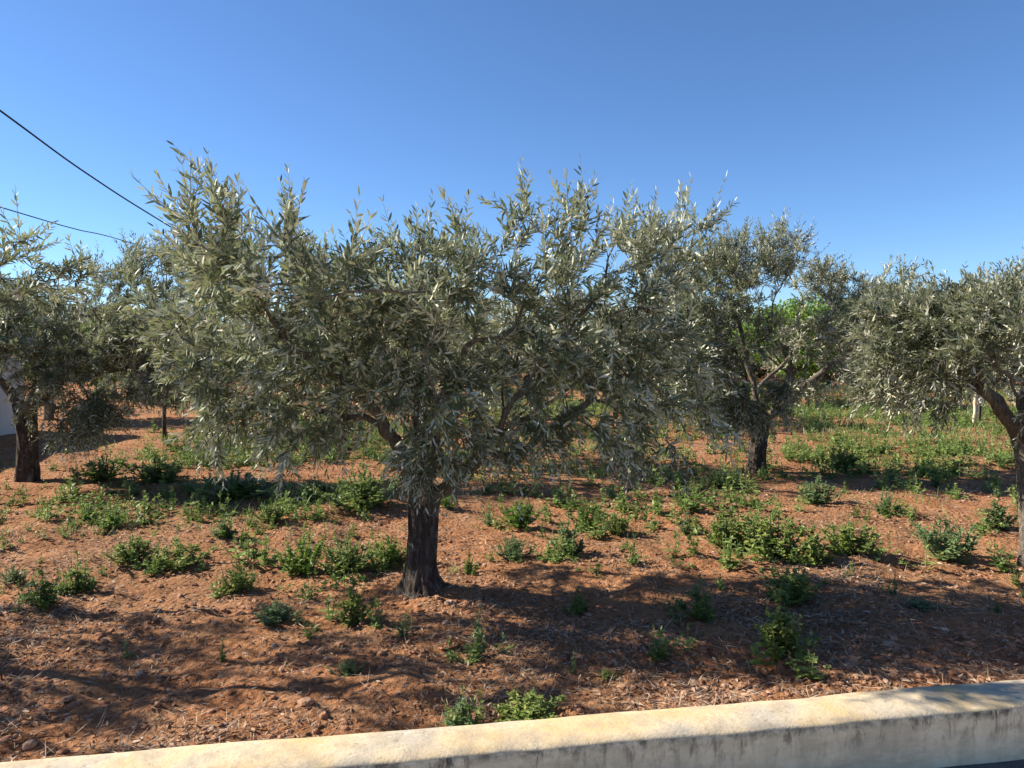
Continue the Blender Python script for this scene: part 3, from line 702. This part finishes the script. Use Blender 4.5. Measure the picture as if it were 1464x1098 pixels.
# ------------------------------------------------------------------ far house at right
hx, hy = 27.2, 40.0
root = thing('house', 'small pale house with a red tiled roof glimpsed through the right olive crown', 'house', (hx, hy, 0))
def box(mb, a, b, mat=0):
    (x0, y0, z0), (x1, y1, z1) = a, b
    v = [(x0,y0,z0),(x1,y0,z0),(x1,y1,z0),(x0,y1,z0),(x0,y0,z1),(x1,y0,z1),(x1,y1,z1),(x0,y1,z1)]
    mb.add(v, [0,3,2,1, 4,5,6,7, 0,1,5,4, 1,2,6,5, 2,3,7,6, 3,0,4,7], [4]*6, mat)
mb = MB(); box(mb, (-4, 0, -.2), (4, 6, 2.9)); mb.obj('wall', M['render'], root)
mb = MB(); v = [(-4.3, -.35, 2.85), (4.3, -.35, 2.85), (4.3, 6.35, 2.85), (-4.3, 6.35, 2.85), (-4.3, 3, 4.2), (4.3, 3, 4.2)]
mb.add(v, [0,1,5,4, 2,3,4,5, 3,0,4, 1,2,5, 0,3,2,1], [4, 4, 3, 3, 4]); mb.obj('roof', M['roof'], root)
for wx in (-2.4, .9):
    mb = MB(); box(mb, (wx, -.05, 1.0), (wx+1.1, -.003, 2.2)); f = mb.obj('window', M['white'], root)
    mb = MB(); box(mb, (wx+.09, -.06, 1.09), (wx+1.01, -.052, 2.11)); mb.obj('pane', M['glass'], f)

# ------------------------------------------------------------------ weeds
def weed_geo(rng, nst, spread, h=1.0, leaf=.16, per=22, spire=False, side=True):
    """unit weed: ~1 high, ~1 wide; returns stem and foliage builders"""
    sb, fb = MB(), MB()
    def leafy(pts, r0, L0, n):
        tube(sb, pts, np.linspace(r0, r0*.35, len(pts)), 5)
        t = np.sort(rng.uniform(.08, 1, n)); k = np.minimum((t*(len(pts)-1)).astype(int), len(pts)-2); f = t*(len(pts)-1)-k
        p = pts[k]*(1-f[:, None]) + pts[k+1]*f[:, None]; tg = unit(pts[k+1]-pts[k])
        an = np.arange(n)*2.4 + rng.uniform(0, 6.28); lat = np.stack((np.cos(an), np.sin(an), np.zeros(n)), -1)
        el = rng.normal(.25, .4, n) + .7*t**2
        d = lat*np.cos(el)[:, None] + np.array((0, 0, 1.))*np.sin(el)[:, None] + tg*.2
        L = L0*rng.uniform(.65, 1.15, n)*(1-.62*t**1.5)
        leaves(fb, p, d, np.array((0, 0, 1.)) + lat*.25 + rng.normal(0, .3, (n, 3)), L, L*rng.uniform(.5, .68, n), rng.uniform(.12, .5, n), .13, OVA, 0, np.clip(rng.normal(.42, .2, n) + .30*t**2, 0, 1))
    for s in range(nst):
        a = s*2.4 + rng.uniform(-.4, .4); q = (s/max(nst-1, 1))**.7
        o = spread*.5*q*rng.uniform(.6, 1.1); hh = h*(1 - (.72 if spire else .42)*q)*rng.uniform(.8, 1.05)
        tip = np.array((o*math.cos(a), o*math.sin(a), hh)); b = tip*np.array((.12, .12, 0))
        pts = spline([b, b*.6 + tip*np.array((.55, .55, .38)), b*.2 + tip*np.array((.8, .8, .75)), tip], 8)
        pts += rng.normal(0, .012, pts.shape)*np.linspace(0, 1, 8)[:, None]
        leafy(pts, .014, leaf, per)
        if side:
            for e in range(3):
                k = rng.integers(1, 6); dd = unit(np.array((rng.normal(), rng.normal(), .7))); ll = rng.uniform(.15, .3)
                leafy(np.array([pts[k], pts[k]+dd*ll*.5, pts[k]+dd*ll+np.array((0, 0, .04))]), .008, leaf*.7, per//2)
    return sb, fb
WG = 'weeds growing in the orchard soil'
PROT = {}
wr = np.random.default_rng(101)
for key, a in {'spire': (11, .85, 1, .145, 34, True), 'mound': (18, 1.05, .95, .12, 28, False), 'slim': (5, .5, 1, .13, 28, True), 'clump': (24, 1.15, .9, .10, 26, False), 'spire_b': (8, .85, 1, .155, 32, True), 'mound_b': (15, 1.1, .9, .13, 26, False)}.items():
    PROT[key] = weed_geo(wr, *a)
used = {}
WPOS = []
def weed(px, py, hp, wp, kind, mat, label):
    x, y = gpt(px, py); s = y/FPX; WPOS.append((x, y, wp*s, hp*s))
    z = float(gz(x, y)) - .006; rz = wr.uniform(0, 6.28); h, w_ = hp*s*1.08, wp*s*1.1
    sc = (w_, w_, h); key = (kind, mat)
    if key not in used:
        r = thing('weed', label, 'weed', (x, y, z), WG); r.rotation_euler = (0, 0, rz); r.scale = sc
        sb, fb = PROT[kind]; sb.obj('stem', M['weed_stem'], r); fb.obj('foliage', M[mat], r); used[key] = r
    else: copy_thing(used[key], (x, y, z), rz, sc, label, WG)
W_, G_, B_ = 'weed_leaf', 'grey_weed_leaf', 'bright_leaf'
for a in [
 (1112, 948, 92, 100, 'spire', W_, 'tall cone-shaped weed nearest the low wall at right, a few leaves lit bright'),
 (1000, 884, 58, 78, 'spire_b', W_, 'dark pointed weed with two spires, alone on red soil right of centre'),
 (1135, 858, 56, 96, 'mound', W_, 'dark spreading weed in shade just above the tall cone-shaped weed'),
 (505, 878, 70, 68, 'spire', W_, 'bushy dark weed with twin tips just left in front of the middle trunk'),
 (685, 918, 72, 56, 'slim', G_, 'slender upright weed in front and right of the middle trunk'),
 (662, 1028, 64, 66, 'spire_b', G_, 'pale green upright weed touching the back of the low wall'),
 (755, 1012, 48, 125, 'mound', W_, 'low wide dark weed close behind the low wall, right of the pale one'),
 (826, 868, 42, 42, 'spire', W_, 'small dark weed in the shade right of the middle trunk'),
 (343, 828, 50, 48, 'mound_b', W_, 'compact dark weed on bare soil left of the middle trunk'),
 (62, 866, 58, 64, 'spire', W_, 'dark pointed weed at the far left foreground'),
 (112, 838, 58, 62, 'spire_b', W_, 'pointed weed just behind and right of the far left dark one'),
 (392, 874, 32, 66, 'mound_b', G_, 'low flat weed between the compact weed and the twin-tipped weed'),
 (318, 930, 34, 28, 'slim', W_, 'little upright weed on the litter at left, nearer than the low flat one'),
 (180, 926, 38, 24, 'slim', G_, 'thin straggly weed on the left foreground between shadow bands'),
 (671, 812, 32, 30, 'spire', W_, 'tiny dark cone of a weed right beside the middle trunk base'),
 (576, 900, 26, 46, 'slim', G_, 'small open weed in front of the middle trunk base'),
 (498, 948, 24, 50, 'clump', G_, 'flat dusty weed on litter below the twin-tipped weed'),
 (436, 806, 70, 74, 'mound_b', B_, 'sunlit bright green weed, the brightest left of the middle trunk'),
 (498, 806, 60, 90, 'clump', W_, 'dense mid green weed clump touching the brightest weed'),
 (560, 800, 48, 52, 'mound_b', B_, 'bright weed tucked against the left side of the middle trunk'),
 (190, 798, 42, 74, 'mound', W_, 'leafy weed left of its wider neighbour at mid left'),
 (255, 802, 48, 84, 'mound_b', W_, 'wide leafy weed at mid left, right one of a touching pair'),
 (20, 828, 30, 44, 'clump', G_, 'small pale weed at the left frame edge behind the dark pointed one'),
 (1045, 784, 70, 110, 'mound', W_, 'left end of the long dark weed patch at right'),
 (1105, 796, 78, 120, 'mound_b', W_, 'tallest middle bush of the long dark weed patch at right'),
 (1160, 808, 60, 80, 'spire', W_, 'nearest bush of the long dark weed patch, dipping towards the wall'),
 (1212, 792, 58, 105, 'mound', W_, 'right end of the long dark weed patch at right'),
 (1350, 788, 72, 104, 'mound_b', G_, 'big rounded grey-green weed left of the leaning trunk'),
 (905, 812, 50, 34, 'slim', W_, 'upright weed standing alone right of the middle crown shadow'),
 (812, 792, 58, 64, 'spire_b', G_, 'grey-green feathery weed behind the small dark shade weed'),
 (733, 796, 42, 58, 'clump', G_, 'pale fuzzy weed right of the middle trunk'),
 (745, 750, 44, 78, 'mound', B_, 'bright weed with a dark rounded base behind the pale fuzzy one'),
 (838, 752, 52, 52, 'mound_b', B_, 'bright green bushy weed behind the grey-green feathery one'),
 (882, 764, 40, 56, 'mound', W_, 'weed joined to the right side of the bright bushy one'),
 (982, 758, 34, 58, 'slim', G_, 'sparse pale weed left of the long dark weed patch'),
 (1266, 732, 40, 44, 'spire_b', G_, 'small pale weed behind the gap between the dark patch and the grey-green weed'),
 (1425, 752, 54, 62, 'spire', G_, 'weed with upright tips against the leaning trunk'),
 (1200, 668, 44, 70, 'mound', W_, 'weed bush to the right of the lit second row trunk'),
 (148, 690, 38, 86, 'clump', B_, 'bright low weed bank right of the left olive trunk'),
 (226, 690, 44, 84, 'mound_b', W_, 'darker weed bank next to the bright one near the left olive trunk'),
 (340, 710, 40, 128, 'clump', W_, 'wide weed bank lying in deep tree shade at mid left'),
 (522, 728, 66, 120, 'clump', W_, 'deep shaded weed bush behind and left of the middle trunk'),
 (162, 748, 32, 50, 'mound_b', B_, 'small bright weed in the sun patch below the bright weed bank'),
 (322, 768, 32, 46, 'spire_b', G_, 'small weed below the shaded weed bank'),
 (388, 750, 32, 54, 'mound', W_, 'small weed on the lower edge of the shaded weed bank'),
 (1452, 826, 32, 36, 'slim', W_, 'small weed at the foot of the leaning trunk'),
 (1426, 866, 20, 22, 'slim', B_, 'tiny bright weed on bare soil at far right'),
 (1279, 854, 32, 20, 'slim', G_, 'thin wispy weed on shadow-striped soil at right'),
 (1316, 868, 14, 52, 'clump', G_, 'flat grey weed tuft beside the wispy one at right'),
 (820, 952, 34, 22, 'slim', G_, 'thin pale weed in the shade above the low wall'),
 (866, 956, 18, 26, 'clump', W_, 'tiny dark tuft beside the thin pale weed above the low wall'),
 (1168, 716, 44, 66, 'mound_b', G_, 'pale weed bush between the lit trunk and the long dark patch'),
 (1030, 694, 36, 44, 'clump', G_, 'pale weed in front of the lit second row trunk, left side'),
 (640, 726, 26, 36, 'mound', B_, 'small bright weed directly right of the middle trunk top'),
 (700, 748, 30, 34, 'slim', G_, 'short weed between the trunk and the bright weed with a dark base'),
 (450, 712, 30, 60, 'mound', W_, 'shaded weed between the wide bank and the deep shaded bush'),
]: weed(*a)

# low weed and grass cover: uncountable
def cover():
    rng = np.random.default_rng(202)
    mb = MB()
    # candidate points over the field, denser farther off
    pts = []
    while sum(len(p) for p in pts) < 4200:
        y = rng.uniform(5.0, 30, 4000); x = rng.uniform(-1, 1, 4000)*(y*.74+.5)
        dens = fbm(x*.45, y*.45, 0, 77, 3)*.5 + .5
        patch = np.exp(-(((x-7.5)/6)**2 + ((y-18.5)/5.5)**2))*.6 + np.exp(-(((x+1)/4)**2 + ((y-13.5)/2.5)**2))*.10 + np.exp(-(((x-5.2)/1.6)**2 + ((y-10)/1.5)**2))*.5 + np.exp(-(((x+4.4)/1.3)**2 + ((y-7.6)/1.0)**2))*.6 + np.exp(-(((x+2.6)/1.5)**2 + ((y-7.4)/.8)**2))*.35 + np.exp(-(((x-1.6)/1.2)**2 + ((y-7.6)/1.2)**2))*.3 + np.exp(-(((x-1.7)/1.6)**2 + ((y-10.8)/1.2)**2))*.4
        near = np.clip((y-5.0)/4, 0, 1)
        k = rng.uniform(size=4000) < np.clip(np.maximum((dens-.50)*3.0, 0) + patch, 0, 1)*(.15+.85*near)*(x > -7.4)*.6
        pts.append(np.stack((x[k], y[k]), -1))
    pts = np.concatenate(pts)[:4200]
    minis = []
    for q in range(5):
        sb, fb = weed_geo(rng, int(rng.integers(3, 7)), rng.uniform(.6, 1.3), 1.0, .26, 9, q % 2 == 0, False)
        nv = sb.nv; minis.append((np.concatenate(sb.v+fb.v), np.concatenate(sb.f+[f+nv for f in fb.f]), np.concatenate(sb.n+fb.n), np.concatenate(sb.t+fb.t)))
    spots = [(x, y, rng.uniform(.10, .24)*(1+.016*y)*(.6 if y < 7 else 1)) for x, y in pts]
    for (x, y, wv, hv) in WPOS:
        for q in range(int(rng.integers(3, 8)) if wv > .2 else int(rng.integers(0, 3))):
            spots.append((x + rng.normal(0, wv*.55), y + rng.normal(0, wv*.45), hv*rng.uniform(.35, .75)))
    for (x, y, s) in spots:
        v, f, n, t = minis[rng.integers(5)]; a = rng.uniform(0, 6.28); wv = s*rng.uniform(.8, 1.6)
        c, sn = math.cos(a)*wv, math.sin(a)*wv
        V = np.stack((x + v[:, 0]*c - v[:, 1]*sn, y + v[:, 0]*sn + v[:, 1]*c, float(gz(x, y)) + v[:, 2]*s - .005), -1)
        mb.add(V, f, n, 0, np.clip(t + rng.normal(.05, .2), 0, 1))
    tag(mb.obj('weed_cover', M['cover_leaf']), 'low green weed cover on the orchard floor', 'weeds', kind='stuff')
    mb = MB(); N = 60000
    y = 6.5 + 24*rng.uniform(0, 1, N)**1.1; x = rng.uniform(-1, 1, N)*(y*.74+.5)
    dens = fbm(x*.5, y*.5, 0, 177, 3)*.5 + .5 + np.exp(-(((x-7.0)/5)**2 + ((y-17.5)/5.0)**2))*.35
    k = rng.uniform(size=N) < np.clip((dens-.50)*3.2, 0, 1)*np.clip((y-4.5)/6, .12, 1)*(x > -7.2)
    x, y = x[k], y[k]; n = len(x)
    d = np.stack((rng.normal(0, .45, n), rng.normal(0, .45, n), np.ones(n)), -1)
    L = rng.uniform(.05, .15, n)*(1+.02*y); tn = np.clip(.42 + .45*fbm(x*.8, y*.8, 0, 55, 2) + rng.normal(0, .15, n), 0, 1)
    leaves(mb, np.stack((x, y, gz(x, y)-.004), -1), d, rng.normal(0, 1, (n, 3)), L, L*.03+.0012+.0005*y, rng.uniform(.1, .6, n), 0, LAN, 0, tn)
    tag(mb.obj('grass', M['grass']), 'short grass growing in patches on the red soil', 'grass', kind='stuff')
cover()

# ------------------------------------------------------------------ litter, clods, stones
def litter():
    rng = np.random.default_rng(303); mb = MB(); N = 330000
    u = rng.uniform(0, 1, N); y = 2.5*(16/2.5)**u; x = rng.uniform(-1, 1, N)*(y*.74+.4)
    m1 = fbm(x*1.3, y*1.3, 0, 91, 3)*.5+.5; m2 = vnoise(x*6, y*6, 0, 95)*.5+.5
    under = .35*np.exp(-(((x+1.2)/2.6)**2 + ((y-4.2)/1.7)**2)) + .2*np.exp(-((x+3.2)/1.6)**2 - ((y-3.6)/1.2)**2)
    k = rng.uniform(size=N) < np.clip((m1-.32)*1.5 + under, .16, 1)*(.35+.65*m2)
    x, y = x[k], y[k]; n = len(x)
    an = rng.uniform(0, 6.28, n); tilt = rng.normal(.10, .22, n)
    d = np.stack((np.cos(an), np.sin(an), tilt), -1)
    straw = rng.uniform(size=n) < .32
    L = np.where(straw, rng.uniform(.05, .15, n), rng.uniform(.02, .05, n)); W = np.where(straw, rng.uniform(.0018, .0035, n), L*rng.uniform(.16, .3, n))
    tn = np.clip(np.where(straw, rng.normal(.76, .15, n), rng.beta(1.7, 1.9, n)), 0, 1)
    leaves(mb, np.stack((x, y, gz(x, y)+rng.uniform(.001, .012, n)), -1), d, np.array((0, 0, 1.))+rng.normal(0, .45, (n, 3)), L, W, rng.normal(.1, .25, n), 0, LAN, 0, tn)
    tag(mb.obj('leaf_litter', M['litter']), 'dry leaves, twigs and straw strewn over the red soil', 'litter', kind='stuff')
litter()
def rocks(mb, P, R, T, rng, sub=1):
    t = (1+5**.5)/2
    v = unit(np.array([(-1,t,0),(1,t,0),(-1,-t,0),(1,-t,0),(0,-1,t),(0,1,t),(0,-1,-t),(0,1,-t),(t,0,-1),(t,0,1),(-t,0,-1),(-t,0,1)], float))
    f = [(0,11,5),(0,5,1),(0,1,7),(0,7,10),(0,10,11),(1,5,9),(5,11,4),(11,10,2),(10,7,6),(7,1,8),(3,9,4),(3,4,2),(3,2,6),(3,6,8),(3,8,9),(4,9,5),(2,4,11),(6,2,10),(8,6,7),(9,8,1)]
    for _ in range(sub):
        v = list(map(tuple, v)); mid = {}; nf = []
        def mp(a, b):
            key = (min(a, b), max(a, b))
            if key not in mid: mid[key] = len(v); v.append(tuple(unit((np.array(v[a])+np.array(v[b]))/2)))
            return mid[key]
        for a, b, c in f:
            ab, bc, ca = mp(a, b), mp(b, c), mp(c, a); nf += [(a, ab, ca), (b, bc, ab), (c, ca, bc), (ab, bc, ca)]
        f = nf; v = np.array(v)
    n = len(P); k = len(v); f = np.array(f)
    disp = 1 + .34*vnoise(v[None, :, 0]*1.5 + np.arange(n)[:, None]*7.3, v[None, :, 1]*1.5, v[None, :, 2]*1.5, 5) + .14*vnoise(v[None, :, 0]*4 + np.arange(n)[:, None]*3.1, v[None, :, 1]*4, v[None, :, 2]*4, 6)
    sc = R[:, None]*np.stack((rng.uniform(.8, 1.35, n), rng.uniform(.8, 1.35, n), rng.uniform(.5, .85, n)), -1)
    V = P[:, None] + v[None]*disp[..., None]*sc[:, None]
    F = (f[None] + (np.arange(n)*k)[:, None, None]).ravel()
    mb.add(V, F, np.full(n*len(f), 3), 0, np.repeat(T, k), sub > 1)
rng = np.random.default_rng(404); mb = MB(); N = 30000
u = rng.uniform(0, 1, N); y = 2.5*(13/2.5)**u; x = rng.uniform(-1, 1, N)*(y*.74+.4)
k = rng.uniform(size=N) < np.clip(.45 + .8*vnoise(x*1.7, y*1.7, 0, 66), .1, 1); x, y = x[k], y[k]; n = len(x)
R = .004 + .018*rng.uniform(0, 1, n)**4
rocks(mb, np.stack((x, y, gz(x, y)+R*.15), -1), R, np.clip(rng.beta(1.3, 2.0, n), 0, 1), rng, 1)
tag(mb.obj('soil_clods', M['stone']), 'small red clods and pebbles scattered over the soil', 'clods', kind='stuff')
for (px, py, wp, tn, lab) in [(437, 998, 20, .72, 'rounded pinkish stone on open soil left of centre near the low wall'), (642, 855, 11, .9, 'small pale stone just in front of the middle trunk base'), (517, 882, 10, .75, 'small stone beside the twin-tipped weed'),
                              (199, 947, 13, .97, 'whitish flat stone on the litter at left'), (42, 1068, 17, .85, 'pale stone near the low wall in the bottom left corner'), (1348, 900, 13, .97, 'small whitish stone on the red soil at far right'), (462, 1014, 14, .6, 'reddish clod right of the pinkish stone')]:
    x, y = gpt(px, py); r = wp*y/FPX*.5; mb = MB()
    rocks(mb, np.array([[0, 0, r*.3]]), np.array([r]), np.array([tn]), rng, 3)
    tag(mb.obj('stone', M['stone'], loc=(x, y, float(gz(x, y)))), lab, 'stone', 'loose stones')
